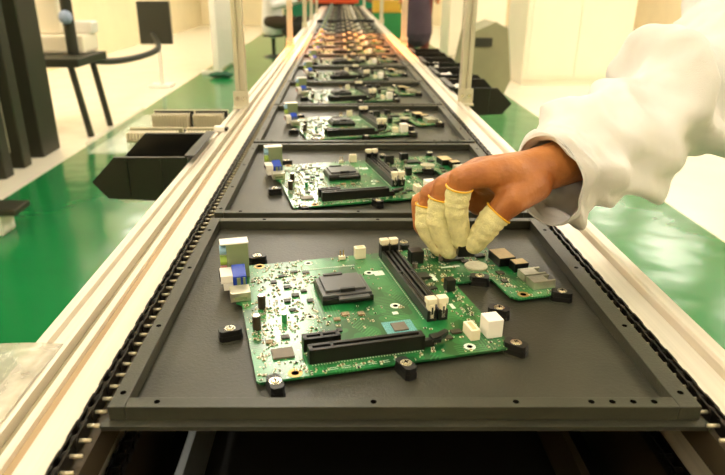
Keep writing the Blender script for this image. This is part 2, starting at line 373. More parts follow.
mm = MB().box(fx1-.013, fx1, fy0, fy1, zb, zf, .0006); holes(mm, [(fx1-.006, y) for y in (.02, .10, .20, .29)], zf)
pal_parts.append(('side_bar', mm.mesh('side_bar', ['pallet_bar', 'hole']), (0, 0, 0), 0, []))
mm = MB(); L_, W_ = .0085, .0048                    # clamp: rounded block with a lip
pts = [(-L_, -W_+.002), (-L_+.002, -W_), (L_-.002, -W_), (L_, -W_+.002), (L_, W_-.002), (L_-.002, W_), (-L_+.002, W_), (-L_, W_-.002)]
mm.prism(pts, .0031, .0072); mm.prism([(x*.95, y*.92) for x, y in pts], .0072, .0114)
mm.mi = 1; mm.ring(-.002, 0, .0031, .0085, .0052, .0002)
mm.mi = 0
clampm = mm.mesh('clamp', ['clamp', 'pallet_bar'])
mm = MB().cyl((0, 0, .0114), (0, 0, .0126), .0031, .0026, 16)
mm.mi = 1; mm.box(-.0019, .0019, -.0004, .0004, .01255, .01268).box(-.0004, .0004, -.0019, .0019, .01255, .01268)
mm.mi = 0; mm.ring(0, 0, .0114, .0040, .0026, .0003)
screwm = mm.mesh('screw', ['screw', 'hole'])
CL = [(22, 192, 5), (-12, 66, 8), (11, -6, -83), (98, -6, -75), (181, 0, -50), (193, 49, -35), (203, 105, -25), (256, 63, -30), (164, 191, 80), (236, 186, 60)]
for u, v, a in CL:
    x, y = b2p(u, v); pal_parts.append(('clamp', clampm, (x, y, 0), PHI+math.radians(a), [('screw', screwm)]))
def merged(parts, name):
    bm = bmesh.new(); mats = []
    for nm, me, loc, rz, ch in parts:
        for e, mx in [(me, Matrix.Translation(loc) @ Matrix.Rotation(rz, 4, 'Z'))]+[(k[1], Matrix.Translation(loc) @ Matrix.Rotation(rz, 4, 'Z')) for k in ch]:
            n0 = len(bm.faces); v0 = len(bm.verts); bm.from_mesh(e); bm.faces.ensure_lookup_table(); bm.verts.ensure_lookup_table()
            for v in bm.verts[v0:]: v.co = mx @ v.co
            idx = []
            for mt in e.materials:
                if mt not in mats: mats.append(mt)
                idx.append(mats.index(mt))
            for f in bm.faces[n0:]: f.material_index = idx[min(f.material_index, len(idx)-1)]
    me = bpy.data.meshes.new(name); bm.to_mesh(me); bm.free()
    for mt in mats: me.materials.append(mt)
    return me

# ------------------------------------------------------------------ motherboard (board coordinates in mm, z from the pallet's underside)
PZ = .0076; TK = .0016
bp = []
def P(name, mb, mats, ch=(), smooth=False, label=None): bp.append((name, mb.mesh(name, mats, smooth), (0, 0, 0), 0, [(n, m2.mesh(n, k)) for n, m2, k in ch])); return len(bp)-1
def bx(u0, u1, v0, v1, z0, z1, bev=0, rz=0, m=None):
    return (m or MB()).box(u0/1000, u1/1000, v0/1000, v1/1000, PZ+z0/1000, PZ+z1/1000, bev/1000, rz)
outline = [(0, 2), (2, 0), (176, 0), (179.5, 4), (179.5, 104), (214, 104), (214, 70), (219, 65), (250, 65), (259, 70), (259, 132), (240, 150), (240, 180), (-3, 180), (-4, 112), (0, 108)]
m = MB().prism([(u/1000, v/1000) for u, v in outline], PZ-TK, PZ)
P('circuit_board', m, 'pcb')
# mounting holes
for u, v, g in ((47.7, 141.5, 0), (114.3, 140, 0), (49.7, 75.2, 0), (118, 77, 0), (150, 8, 0), (66, 172, 0), (25.5, 5, 1), (22, 176, 1), (226, 71, 1), (175, 110, 1)):
    m = MB(); m.ring(u/1000, v/1000, PZ, .0048 if g else .0042, .0026 if g else .0021, .0002); m.mi = 1; m.cyl((u/1000, v/1000, PZ), (u/1000, v/1000, PZ+.0001), .0026 if g else .0021, seg=14)
    P('mounting_hole', m, ['gold' if g else 'silk', 'hole'])
# socket and its cover
m = bx(62, 104, 90, 126.5, .1, 5, .5); P('processor_socket', m, 'slot')
m = bx(62.5, 103, 92, 125.5, 5.1, 7.4, .6); bx(66, 99.5, 97, 125, 7.4, 9.4, .5, m=m); bx(75, 100, 86, 91.2, 4.6, 6.4, .5, m=m)
m.mi = 1; bx(78, 90, 95, 98, 7.6, 10.6, .3, m=m); bx(70, 86, 123.5, 127, 7.6, 10.4, .3, m=m)
P('socket_cover', m, ['cover', 'cover_dark'])
# memory slots
for u in (133.5, 142.5):
    m = MB()
    bx(u, u+2.2, 57, 165, .1, 8.5, .2, m=m); bx(u+4.4, u+6.6, 57, 165, .1, 8.5, .2, m=m); bx(u+2.2, u+4.4, 57, 165, .1, 5, m=m)
    bx(u-.4, u+7, 47, 57, .1, 9, .4, m=m); bx(u-.4, u+7, 165, 173, .1, 13, .4, m=m); bx(u+1.8, u+4.8, 118, 121, 5, 8.4, m=m)
    m.mi = 1; bx(u+2.3, u+2.9, 58, 117, 5, 7.4, m=m); bx(u+3.8, u+4.3, 58, 117, 5, 7.4, m=m); bx(u+2.3, u+2.9, 122, 164, 5, 7.4, m=m)
    def latch(v0, v1, s):
        k = MB(); bx(u-.6, u+7.2, v0, v1, 14 if s > 0 else 14, 18.5, .5, m=k)
        bx(u+.6, u+6.0, v0+.8, v1-.8, 9, 14.2, .3, m=k)
        if s < 0: bx(u+1.6, u+5.2, v0-.5, v0+1.6, 2, 14, .5, m=k); k.mi = 1; bx(u+2.7, u+4.1, v0-.7, v0-.4, 6, 12, m=k)
        else: k.mi = 2; bx(u-.5, u+.4, v0+.2, v1-.2, 13, 14, m=k)
        return k
    P('memory_slot', m, ['slot', 'slotin'], [('latch', latch(47.5, 54.5, -1), ['cream', 'chipdark', 'slot']), ('latch', latch(166, 172.5, 1), ['cream', 'chipdark', 'slot'])])
# expansion slots
m = MB()
def pcie(m, u0, u1, v0, v1, h, gap):
    m.mi = 0; w = (v1-v0)
    bx(u0, u1, v0, v0+w*.33, .1, h, .25, m=m); bx(u0, u1, v1-w*.33, v1, .1, h, .25, m=m); bx(u0, u1, v0+w*.33, v1-w*.33, .1, h-3.5, m=m)
    bx(u0, u0+3, v0, v1, .1, h, .25, m=m); bx(u1-3, u1, v0, v1, .1, h, .25, m=m); bx(gap, gap+1.8, v0, v1, .1, h, m=m)
    m.mi = 1; bx(u0+4, u1-4, v0+w*.33, v0+w*.40, h-3.5, h-1, m=m); m.mi = 0
pcie(m, 36.5, 118, 12, 20.5, 11, 52)
k = MB(); bx(118, 126, 14, 18.5, .3, 5.5, .5, m=k); k.prof([(.0120, PZ+.004), (.0205, PZ+.004), (.0205, PZ+.0065), (.0120, PZ+.0065)], .124, .130, 'X')
k.prism([(.124, .0125), (.131, .0145), (.139, .0205), (.137, .0235), (.130, .020), (.124, .0195)], PZ+.004, PZ+.0075)
P('expansion_slot', m, ['slot', 'slotin'], [('retaining_latch', k, 'slot')])
m = MB(); pcie(m, 35.5, 62, 28, 36, 10, 48); P('expansion_slot', m, ['slot', 'slotin'])
m = MB()
for u in range(38, 118, 2): bx(u, u+.7, 10.3, 11.2, 0, .35, m=m)
for u in range(37, 60, 2): bx(u, u+.7, 26.5, 27.2, 0, .35, m=m)
for v in range(52, 168, 3): bx(131.5, 132.3, v, v+1.2, 0, .35, m=m)
P('slot_pads', m, 'pad')
# capacitors
for u, v, r, h in ((15, 98, 3.1, 11), (7.6, 67, 3.1, 11), (28.8, 72.4, 2, 6.5), (157, 140, 2.6, 5), (171, 168, 2.8, 5.5), (186, 150, 2.4, 4.5)):
    m = MB(); m.cyl((u/1000, v/1000, PZ+.0002), (u/1000, v/1000, PZ+h/1000), r/1000, seg=16); m.mi = 1
    m.cyl((u/1000, v/1000, PZ+h/1000-.0001), (u/1000, v/1000, PZ+h/1000+.0006), r/1000*.9, seg=16)
    P('capacitor', m, ['capbody' if r > 2.9 else ('green_box' if r < 2.1 else 'chip'), 'captop'])
# chips: (u, v, width, depth, height, material)
for u, v, w, d, h, mt in ((21, 29, 15, 12, 1.6, 'chip'), (157, 120, 10, 10, 3, 'chipdark'), (197, 152, 20, 15, 2.4, 'chipdark'), (40, 128, 6, 5, 1.4, 'chipdark'), (30, 140, 5, 5, 1.4, 'chipdark'),
                          (38, 150, 6, 4, 1.4, 'chipdark'), (44, 112, 6, 5, 1.6, 'smd2'), (36, 104, 5, 5, 1.6, 'smd2'), (52, 118, 5, 4, 1.4, 'smd2'), (50, 156, 6, 4, 1.4, 'smd2'),
                          (60, 152, 6, 4, 1.4, 'smd2'), (54, 100, 5, 5, 1.4, 'smd2'), (76, 72, 6, 5, 1.6, 'smd'), (88, 70, 5, 5, 1.6, 'smd'), (68, 66, 5, 4, 1.4, 'smd'), (66, 50, 4, 4, 1.4, 'smd2'),
                          (148, 28, 8, 5, 1.6, 'smd2'), (140, 22, 5, 5, 1.4, 'smd2'), (206, 142, 7, 5, 1.6, 'chipdark'), (226, 112, 6, 6, 1.6, 'smd2'), (222, 96, 5, 5, 1.4, 'smd2'), (224, 150, 9, 7, 2, 'chipdark'),
                          (158, 98, 6, 5, 1.5, 'chipdark'), (155, 70, 5, 5, 1.5, 'smd'), (26, 50, 6, 5, 1.4, 'smd2'), (14, 46, 5, 4, 1.4, 'smd'), (38, 88, 5, 4, 1.4, 'chipdark')):
    P('chip', bx(u-w/2, u+w/2, v-d/2, v+d/2, .2, h, .15), mt)
m = bx(99, 122, 34, 54, .02, .25); m.mi = 1; bx(105, 116, 39, 50, .25, 1.4, .2, m=m); P('bridge_chip', m, ['teal', 'chip'])
# blocks and connectors
P('inductor', bx(156, 168, 147, 158, .2, 12.5, .6), 'black')
P('inductor', bx(184, 195, 163, 173, .2, 10, .6), 'black')
P('header', bx(166.5, 174, 89, 97, .2, 10.5, .4), 'black')
m = bx(110, 120, 170, 177, .2, 11, .4); m.mi = 1; bx(112, 118, 171.5, 175.5, 10.9, 11.1, m=m); P('power_connector', m, ['cream', 'tan'])
m = bx(95, 101, 172, 176, .2, 3.5, .2); m.mi = 1
for u in (96.5, 99.5): bx(u-.4, u+.4, 173.6, 174.4, 3.4, 9, m=m)
P('pin_header', m, ['cream', 'gold'])
m = bx(153.5, 160.5, 14, 28.5, .2, 8.5, .4); m.mi = 1; bx(155.4, 158.6, 16, 26.5, 8.4, 8.6, m=m); P('power_connector', m, ['cream', 'tan'])
m = bx(166, 178, 14, 27, .2, 14.5, .6); P('power_connector', m, 'white')
m = MB().cyl((.211, .129, PZ+.0002), (.211, .129, PZ+.0018), .0102, seg=28); m.cyl((.211, .129, PZ+.0018), (.211, .129, PZ+.0021), .0090, seg=28)
P('coin_battery', m, 'silver')
m = bx(231, 247, 124, 146, .2, 8, .3); m.mi = 1; bx(231.5, 246.5, 125, 145.5, 8, 8.4, m=m); P('side_connector', m, ['black', 'tan'])
m = bx(239, 252, 110, 121, .2, 8, .3); m.mi = 1; bx(239.5, 251.5, 110.8, 120.5, 8, 8.4, m=m); P('side_connector', m, ['black', 'tan'])
for v in (91, 76):
    m = MB(); bx(238, 258, v, v+13, .2, 1.2, m=m); bx(238, 258, v, v+1, .2, 7, .2, m=m); bx(238, 258, v+12, v+13, .2, 7, .2, m=m); bx(238, 239, v, v+13, .2, 7, .2, m=m); bx(238, 252, v, v+13, 6.2, 7, .2, m=m)
    bx(252, 258, v, v+2.5, 6.2, 7, m=m); bx(252, 258, v+10.5, v+13, 6.2, 7, m=m)
    P('usb_port', m, 'silver')
# rear ports on the left edge
m = bx(-7, 11.5, 156, 168, .2, 32, .5); m.mi = 1; bx(-12, 12, 155.6, 168.6, 32, 33, .2, m=m)
def jack(z): k = MB(); k.cyl((-.0070, .1615, PZ+z/1000), (-.0125, .1615, PZ+z/1000), .0044, seg=18); return k
i_audio = P('audio_port', m, ['audio', 'white'], [('jack', jack(26), 'jblue'), ('jack', jack(16), 'jgreen'), ('jack', jack(6), 'jpink')])
m = MB().prof([(.134, PZ+.0002), (.152, PZ+.0002), (.152, PZ+.013), (.149, PZ+.0165), (.137, PZ+.0125), (.134, PZ+.012)], -.004, .007, 'X')
m.mi = 1; bx(-1, 2, 133.2, 134.1, 1, 11, m=m); bx(4, 6, 133.2, 134.1, 1, 11, m=m)
P('video_port', m, ['vga', 'audio'])
m = bx(-14, -4.2, 134, 152, 6.5, 13.5, .5); m.mi = 1; bx(-14.6, -13.9, 136, 150, 8, 12, m=m); m.mi = 0; bx(-12, -4.2, 134, 148, .2, 6, .4, m=m)
P('monitor_port', m, ['white', 'hole'])
m = bx(-8, 8, 112, 127, .2, 8, .4); m.mi = 1; bx(-5, 5, 111.8, 112.2, 2, 4.5, m=m); P('usb_port', m, ['silver', 'audio'])
# labels, silk marks
for a in ((118, 127, 133, 142), (112, 116.5, 64, 68), (157, 161, 76, 86), (160, 163, 62, 70), (168, 172, 102, 104), (180, 198, 134, 136.5), (164, 168, 112, 124)):
    P('white_patch', bx(*a, .01, .15), 'silk')
m = MB()
m.prism([(.030, .012), (.034, .012), (.0335, .0155)], PZ, PZ+.00015)
for k in range(6): bx(48+k*9, 54+k*9, 3.2, 3.6, .01, .12, m=m); bx(48+k*9, 54+k*9, 5.2, 5.6, .01, .12, m=m)
for k in range(30): bx(58+k*1.6, 58.9+k*1.6, 157.5, 158.8, .01, .5, m=m)
P('printed_marks', m, 'silk')
# little surface parts: too many to count
def inside(u, v):
    for a in ((56, 110, 84, 131), (129, 153, 43, 178), (33, 121, 8, 24), (32, 66, 25, 40), (12, 31, 21, 37), (-16, 12, 108, 170), (200, 222, 118, 140), (228, 262, 72, 150), (108, 122, 168, 180), (96, 125, 31, 57), (152, 180, 12, 30)):
        if a[0] <= u <= a[1] and a[2] <= v <= a[3]: return False
    ok = (1 < u < 178 and 1 < v < 179) or (179 < u < 238 and 106 < v < 178) or (216 < u < 256 and 68 < v < 105)
    return ok
m = MB(); rnd = random.Random(4); cnt = 0
def dens(u, v):
    if u < 62: return .95
    if u > 150: return .7
    if 55 < v < 84 and u < 100: return .6
    if v < 40: return .4
    return .16
while cnt < 850:
    u = rnd.uniform(0, 256); v = rnd.uniform(0, 179)
    if not inside(u, v) or rnd.random() > dens(u, v)*(.35+1.3*abs(noise.noise(Vector((u*.06, v*.06, 3))))): continue
    w, d = (rnd.choice(((1.8, .9), (1.2, .7), (2.4, 1.3), (3, 1.6))))
    if rnd.random() < .5: w, d = d, w
    h = rnd.uniform(.5, 1.1)
    if w > d:
        m.mi = 2; bx(u-w/2, u+w/2, v-d/2, v+d/2, 0, h*.9, m=m); m.mi = rnd.choice((0, 0, 1)); bx(u-w*.28, u+w*.28, v-d*.52, v+d*.52, 0, h, m=m)
    else:
        m.mi = 2; bx(u-w/2, u+w/2, v-d/2, v+d/2, 0, h*.9, m=m); m.mi = rnd.choice((0, 0, 1)); bx(u-w*.52, u+w*.52, v-d*.28, v+d*.28, 0, h, m=m)
    cnt += 1
i_smd = P('surface_components', m, ['smd', 'smd2', 'pad'])

far_board = merged(bp, 'motherboard'); far_pallet = merged(pal_parts, 'conveyor_pallet')
ordw = ['first', 'second', 'third', 'fourth', 'fifth', 'sixth', 'seventh', 'eighth', 'ninth', 'tenth', 'eleventh', 'twelfth', 'thirteenth', 'fourteenth', 'fifteenth', 'sixteenth', 'seventeenth', 'eighteenth', 'nineteenth', 'twentieth', 'twenty-first', 'twenty-second']
def tree(name, parts, label, cat, group, loc, rz=0):
    t = thing(name, label, cat, loc, rz, group)
    for nm, me, l, r, ch in parts:
        o = link(nm, me, t, l, r)
        if nm in ('surface_components', 'printed_marks'): o['kind'] = 'stuff'
        for j, (cn, cm) in enumerate(ch):
            q = link(cn, cm, o)
            if nm == 'audio_port': q['label'] = ['pale blue jack', 'green jack', 'pink jack'][j]
    return t
for k in range(22):
    y = .2943+PITCH*k+(.004 if k else 0)+(.03 if k > 11 else 0)
    if k == 0: lp, lb = 'black framed pallet nearest the camera, its front bar fully visible', 'green motherboard nearest the camera, beneath the worker\'s finger cots'
    elif k == 1: lp, lb = 'black framed pallet directly behind the nearest one, partly under the hand', 'green motherboard second from the front, just left of the hand'
    else: lp, lb = 'black framed pallet, %s from the front of the line' % ordw[k], 'green motherboard in the %s pallet from the front' % ordw[k]
    if k < 8:
        tree('conveyor_pallet', pal_parts, lp, 'pallet', 'pallets on the conveyor', (0, y, Z0))
        tree('motherboard', bp, lb, 'circuit board', 'motherboards on the pallets', (BO.x, y+BO.y, Z0), PHI)
    else:
        tag(link('conveyor_pallet', far_pallet, None, (0, y, Z0)), lp, 'pallet', 'pallets on the conveyor')
        tag(link('motherboard', far_board, None, (BO.x, y+BO.y, Z0), PHI), lb, 'circuit board', 'motherboards on the pallets')

# ------------------------------------------------------------------ hanging black bins
def make_bin(s):                                   # s = -1: nose to the left, +1: nose to the right; origin at rail side, rim height, middle
    W2 = .078; prof = [(0, .004), (s*.108, .004), (s*.146, -.034), (s*.142, -.040), (s*.125, -.060), (s*.012, -.066)]
    t = .003
    def side(y0, y1, m): m.prof(prof, y0, y1, 'Y')
    m = MB()
    side(-W2, -W2+t, m); side(W2-t, W2, m)
    m.prof([(0, .004), (s*t, .004), (s*(t+.012), -.063), (s*.012, -.066)], -W2+t, W2-t, 'Y')       # back wall
    m.prof([(s*.012, -.066), (s*.125, -.060), (s*.125, -.057), (s*.012, -.063)], -W2+t, W2-t, 'Y')   # bottom
    m.prof([(s*.125, -.060), (s*.142, -.040), (s*.146, -.034), (s*.143, -.032), (s*.139, -.038), (s*.123, -.057)], -W2+t, W2-t, 'Y')
    body = m.mesh('body', 'black')
    m = MB(); m.box(min(0, s*.108), max(0, s*.108), -W2-.004, -W2, .0005, .0045, .0008); m.box(min(0, s*.108), max(0, s*.108), W2, W2+.004, .0005, .0045, .0008)
    m.box(-.004 if s < 0 else -.010, .004 if s > 0 else .010, -W2-.004, W2+.004, .0045, .0075, .0008)
    rim = m.mesh('rim', 'black')
    ribs = [MB().box(min(s*x, s*(x+.003)), max(s*x, s*(x+.003)), -W2-.0022, -W2, -.055, .0).mesh('rib', 'black') for x in (.04, .09)]
    return [('body', body), ('rim', rim), ('rib', ribs[0]), ('rib', ribs[1])]
binL, binR = make_bin(-1), make_bin(1)
def put_bin(side, y, label):
    parts = binL if side < 0 else binR
    x = -.2235 if side < 0 else .2775
    t = thing('parts_bin', label, 'bin', (x, y, Z0+.004), 0, 'black bins hung on the conveyor sides')
    for nme, me in parts: link(nme, me, t)
put_bin(-1, .965, 'large black open-front plastic bin hung on the left rail')
put_bin(-1, 4.15, 'small-looking black bin on the left rail behind the second post')
put_bin(-1, 5.15, 'farthest black bin on the left rail, beside the distant posts')
put_bin(1, 1.62, 'black bin on the right rail, nearest and behind the thick post')
put_bin(1, 1.86, 'black bin on the right rail, second from the near post')
put_bin(1, 2.14, 'black bin on the right rail, third from the near post')
put_bin(1, 2.46, 'farthest of the black bins on the right rail')
def crumple(r, seed):
    m = MB(); m.sph((0, 0, 0), r, 3, (1.3, 1, .7))
    for v in m.bm.verts: v.co += v.co.normalized()*noise.noise(v.co*90+Vector((seed, 0, 0)))*r*.55
    return m
for i, (x, y, z, lab) in enumerate(((.302, 1.60, -.006, 'crumpled white paper of parts in the nearest right bin'), (.302, 1.81, -.006, 'crumpled white paper of parts in the second right bin'), (.302, 2.08, -.006, 'crumpled white paper of parts in the third right bin'))):
    tag(obj('parts_wrap', crumple(.020, i*5), 'white', None, True, None, (x, y, Z0+z)), lab, 'packing paper', 'white wraps in the right bins')

# ------------------------------------------------------------------ acrylic side shelves and slotted trays
t = thing('side_shelf', 'clear acrylic side shelf behind the large black bin', 'shelf', (-.36, 1.3, Z0-.03))
obj('shelf_panel', MB().box(-.08, .1365, -.24, .10, -.003, .001, .001), 'clear', t)
obj('shelf_lip', MB().box(-.083, -.080, -.24, .10, -.003, .018, .0008), 'clear', t)
obj('bracket', MB().box(.10, .1372, -.19, -.17, -.02, -.0035).box(.10, .1372, .06, .08, -.02, -.0035), 'post', t)
t = thing('side_shelf', 'crinkled clear plastic side shelf at the bottom left corner', 'shelf', (-.34, .26, Z0-.004))
m = MB(); n1, n2 = 30, 26; G = [[None]*(n2+1) for _ in range(n1+1)]
for a in range(n1+1):
    for b in range(n2+1):
        x = -.16+.301*a/n1-.0; y = -.16+.284*b/n2
        G[a][b] = m.bm.verts.new((x, y, .0085+.0035*noise.noise(Vector((x*22, y*22, 1)))))
for a in range(n1):
    for b in range(n2): m.bm.faces.new((G[a][b], G[a+1][b], G[a+1][b+1], G[a][b+1]))
o = obj('plastic_film', m, 'frost', t, True); sm = o.modifiers.new('s', 'SOLIDIFY'); sm.thickness = .0006
obj('shelf_panel', MB().box(-.16, .1165, -.16, .122, -.006, .0, .001), 'clear', t)
def slot_tray(n, dark, loc, label, wid):
    t = thing('slotted_tray', label, 'tray', loc, 0, 'slotted trays behind the black bin')
    bmat, fm = ('black', 'cream') if dark else ('olive', 'cream')
    m = MB().box(0, wid, -.002, .030, 0, .004, .0006).box(0, wid, .027, .03, .004, .020 if not dark else .036)
    obj('body', m, bmat, t)
    f = MB().box(.0, wid/n*(.40 if not dark else .22), .0, .0268, .0042, .017 if not dark else .033).mesh('divider', fm)
    for k in range(n): link('divider', f, t, (k*(wid-.003)/n, 0, 0))
    obj('rim', MB().box(-.002, wid+.002, .0305, .0325, .0, .0215 if not dark else .0375, .0005), 'cream', t)
slot_tray(16, False, (-.395, 1.13, Z0-.0285), 'cream slotted tray, front left of the four behind the black bin', .098)
slot_tray(11, False, (-.288, 1.13, Z0-.0285), 'cream slotted tray, front right of the four, close to the rail', .062)
slot_tray(14, True, (-.372, 1.22, Z0-.0285), 'dark slotted tray with cream teeth, rear left of the four', .078)
slot_tray(12, True, (-.290, 1.22, Z0-.0285), 'dark slotted tray with cream teeth, rear right by the post', .064)
t = thing('component', 'white and black connector lying on the rail by the slotted trays', 'connector', (-.211, 1.095, Z0+.0013))
obj('body', MB().box(-.012, .006, -.008, .008, 0, .008, .001), 'white', t); obj('cap', MB().box(.0065, .012, -.006, .006, 0, .006, .001), 'black', t)

# ------------------------------------------------------------------ worker's hand, arm and sleeve
def chain_bm(m, pts, sub=3):
    for i, (p, r) in enumerate(pts):
        m.sph(p, r, sub)
        if i:
            q, r2 = pts[i-1]
            if (p-q).length > 1e-4: m.cyl(q, p, r2, r, 24)
def pr(l): return [(cam(a, b, z), r/1000) for a, b, z, r in l]
hand = MB()
wr = (531, 172, .548, 20); FA = (558, 164, .556, 21); FB = (620, 138, .585, 27)
iM, mM, rM, lM = (492, 173, .528, 12.5), (486, 170, .543, 12.5), (479, 170, .557, 12), (470, 176, .569, 11)
idx = [(461, 178, .527, 10.6), (457, 212, .542, 9), (461, 240, .556, 7.8)]
mid = [(444, 186, .543, 10), (438, 222, .555, 8.8), (449, 252, .566, 7.4)]
rin = [(430, 194, .558, 9.6), (426, 224, .566, 8.4), (440, 250, .572, 7)]
lit = [(420, 202, .575, 8.6), (421, 226, .582, 7.6), (434, 243, .584, 6.6)]
thm = [(533, 184, .540, 17), (513, 199, .530, 13.5), (494, 217, .535, 10.4), (474, 245, .553, 8)]
for ch in ([FB, FA, wr], [wr, iM], [wr, mM], [wr, rM], [wr, lM], [iM, mM, rM, lM], [(512, 175, .537, 17), (495, 176, .548, 14)],
           [(523, 178, .541, 18), (505, 178, .548, 15), (485, 182, .560, 12)],
           [iM]+idx, [mM]+mid, [rM]+rin, [lM]+lit, thm, [(520, 190, .536, 14), (497, 182, .534, 10)], [(508, 192, .556, 13), (486, 196, .572, 12), (466, 198, .580, 11)], [(500, 204, .562, 9), (478, 206, .578, 9)]):
    chain_bm(hand, pr(ch))
person = thing('person', 'person\'s right hand and white-sleeved arm reaching in from the right, fingers in yellow cots', 'person', (cam(560, 165, .556).x, cam(560, 165, .556).y, Z0))
po = person.location
def pobj(name, mb, mats, smooth=True, label=None, parent=None):
    o = obj(name, mb, mats, parent or person, smooth, label)
    if parent is None: o.location = (-po.x, -po.y, -po.z)
    return o
h = pobj('hand', hand, 'skin', label='bare brown hand and wrist')
r = h.modifiers.new('r', 'REMESH'); r.mode = 'VOXEL'; r.voxel_size = .0016; r.use_smooth_shade = True
sm = h.modifiers.new('s', 'SMOOTH'); sm.iterations = 9; sm.factor = .6
def cot(path, name_label, seed):
    S = spline([tuple(p)+(rr,) for p, rr in path], 9); pts = [(Vector(q[:3]), q[3]) for q in S]; n = 26; rings = []
    up = Vector((.3, .2, 1))
    for i, (p, rr) in enumerate(pts):
        d = (pts[min(i+1, len(pts)-1)][0]-pts[max(i-1, 0)][0]).normalized()
        a = d.cross(up).normalized(); b = d.cross(a).normalized(); ring = []
        for k in range(n):
            an = 2*PI*k/n; rad = rr+.0011+.0006*noise.noise(Vector((i*.45, math.cos(an)*1.2+seed, math.sin(an)*1.2)))+.0003*math.sin(i*1.15+seed)
            ring.append(p+(a*math.cos(an)+b*math.sin(an))*rad)
        rings.append(ring)
    p, rr = pts[-1]; d = (pts[-1][0]-pts[-2][0]).normalized(); a = d.cross(up).normalized(); b = d.cross(a).normalized()
    for j in range(1, 7):
        th = PI/2*j/6.2
        rings.append([p+d*(rr+.0008)*math.sin(th)+(a*math.cos(2*PI*k/n)+b*math.sin(2*PI*k/n))*(rr+.0008)*math.cos(th) for k in range(n)])
    o = pobj('finger_cot', MB().loft(rings, True, True), 'cot', True, name_label)
    # rolled yellow band at the opening
    p, rr = pts[0]; d = (pts[1][0]-pts[0][0]).normalized(); a = d.cross(up).normalized(); b = d.cross(a).normalized(); R2 = []
    R = rr+.0016; rt = .0006; m = MB(); T = []
    for k in range(32):
        an = 2*PI*k/32; u = a*math.cos(an)+b*math.sin(an); T.append([p+u*(R+rt*math.cos(2*PI*j/8))+d*rt*1.3*math.sin(2*PI*j/8) for j in range(8)])
    T.append(T[0]); m.loft(T, False, False)
    pobj('cuff_band', m, 'band', True, None, o)
cot(pr([(459.5, 187, .530, 10.0), (457, 200, .536, 9.7), (456.5, 213, .542, 9.2), (461, 240, .556, 8)]), 'yellow cot on the index finger', 1)
cot(pr([(441.5, 198, .5465, 9.9), (439, 211, .551, 9.5), (438.5, 224, .555, 9.1), (449, 250, .566, 7.8)]), 'yellow cot on the middle finger', 2)
cot(pr([(427.5, 205, .561, 9.3), (426, 216, .564, 9.0), (427, 228, .567, 8.6), (440, 248, .572, 7.4)]), 'yellow cot on the ring finger', 3)
cot(pr([(498.5, 213, .534, 11.0), (491, 221, .537, 10.6), (484, 231, .543, 9.8), (474, 244, .553, 8.2)]), 'yellow cot on the thumb', 4)
# sleeve
st = [(547, 180, .553, 39), (556, 176, .556, 43), (572, 167, .562, 46), (602, 146, .575, 52), (640, 124, .592, 53), (668, 107, .605, 56), (696, 88, .62, 58), (740, 55, .64, 66), (800, 0, .665, 86), (880, -60, .70, 96), (960, -110, .73, 104)]
S = spline([tuple(cam(a, b, z))+(r/1000,) for a, b, z, r in st], 10); rings = []; n = 72
camd = Vector((0, c_, -s_))
for i, q in enumerate(S):
    p = Vector(q[:3]); a0 = Vector(S[max(i-1, 0)][:3]); a1 = Vector(S[min(i+1, len(S)-1)][:3]); d = (a1-a0).normalized()
    if i < 12:                                    # the cuff opens a little towards the viewer
        w = (1-i/12); d = (d*(1-w)+Vector((.83, .50, .10)).normalized()*w).normalized()
    a = d.cross(Vector((0, 0, 1))).normalized(); b = a.cross(d).normalized(); ring = []
    for k in range(n):
        an = 2*PI*k/n; u = a*math.cos(an)+b*math.sin(an)
        t = i/10.0
        wv = .0085*noise.noise(Vector((t*1.3+math.cos(an)*.9, math.sin(an)*1.6, 2.2)))*min(1, .25+i/12)
        wv += .0085*max(0, math.sin(t*2.6+2.2*math.sin(an+.6)+1.2*math.cos(2*an)))**2*min(1, i/10)-.0018
        wv += .0028*((1-abs(noise.noise(Vector((t*.9+math.sin(an)*1.0, math.cos(an)*1.1+t*.5, 11)))))**5-.35)*min(1, i/10)
        wv += .0016*noise.noise(Vector((t*4.5+an*1.1, math.cos(an)*3, 7)))*min(1, i/6)
        rad = q[3]+wv*(1+.25*t)
        if i <= 3: rad += .0016
        if i == 4: rad -= .0006
        sag = 1.0+.10*max(0, -math.sin(an))*max(0, 1-i/14)
        ring.append(p+u*rad*sag)
    rings.append(ring)
sl = pobj('coat_sleeve', MB().loft(rings, False, True), 'coat', True, 'loose white cotton coat sleeve')
so = sl.modifiers.new('s', 'SOLIDIFY'); so.thickness = .0016; so.offset = -1
m = MB(); g = cam(465.5, 246, .556)
t = thing('component', 'small black component pinched between the yellow fingertips', 'component', g)
obj('body', MB().box(-.0075, .0075, -.006, .006, -.0085, .006, .0012), 'black', t)
obj('lead', MB().box(-.004, -.0032, -.0004, .0004, -.0105, -.0075), 'silver', t); obj('lead', MB().box(.0032, .004, -.0004, .0004, -.0105, -.0075), 'silver', t)

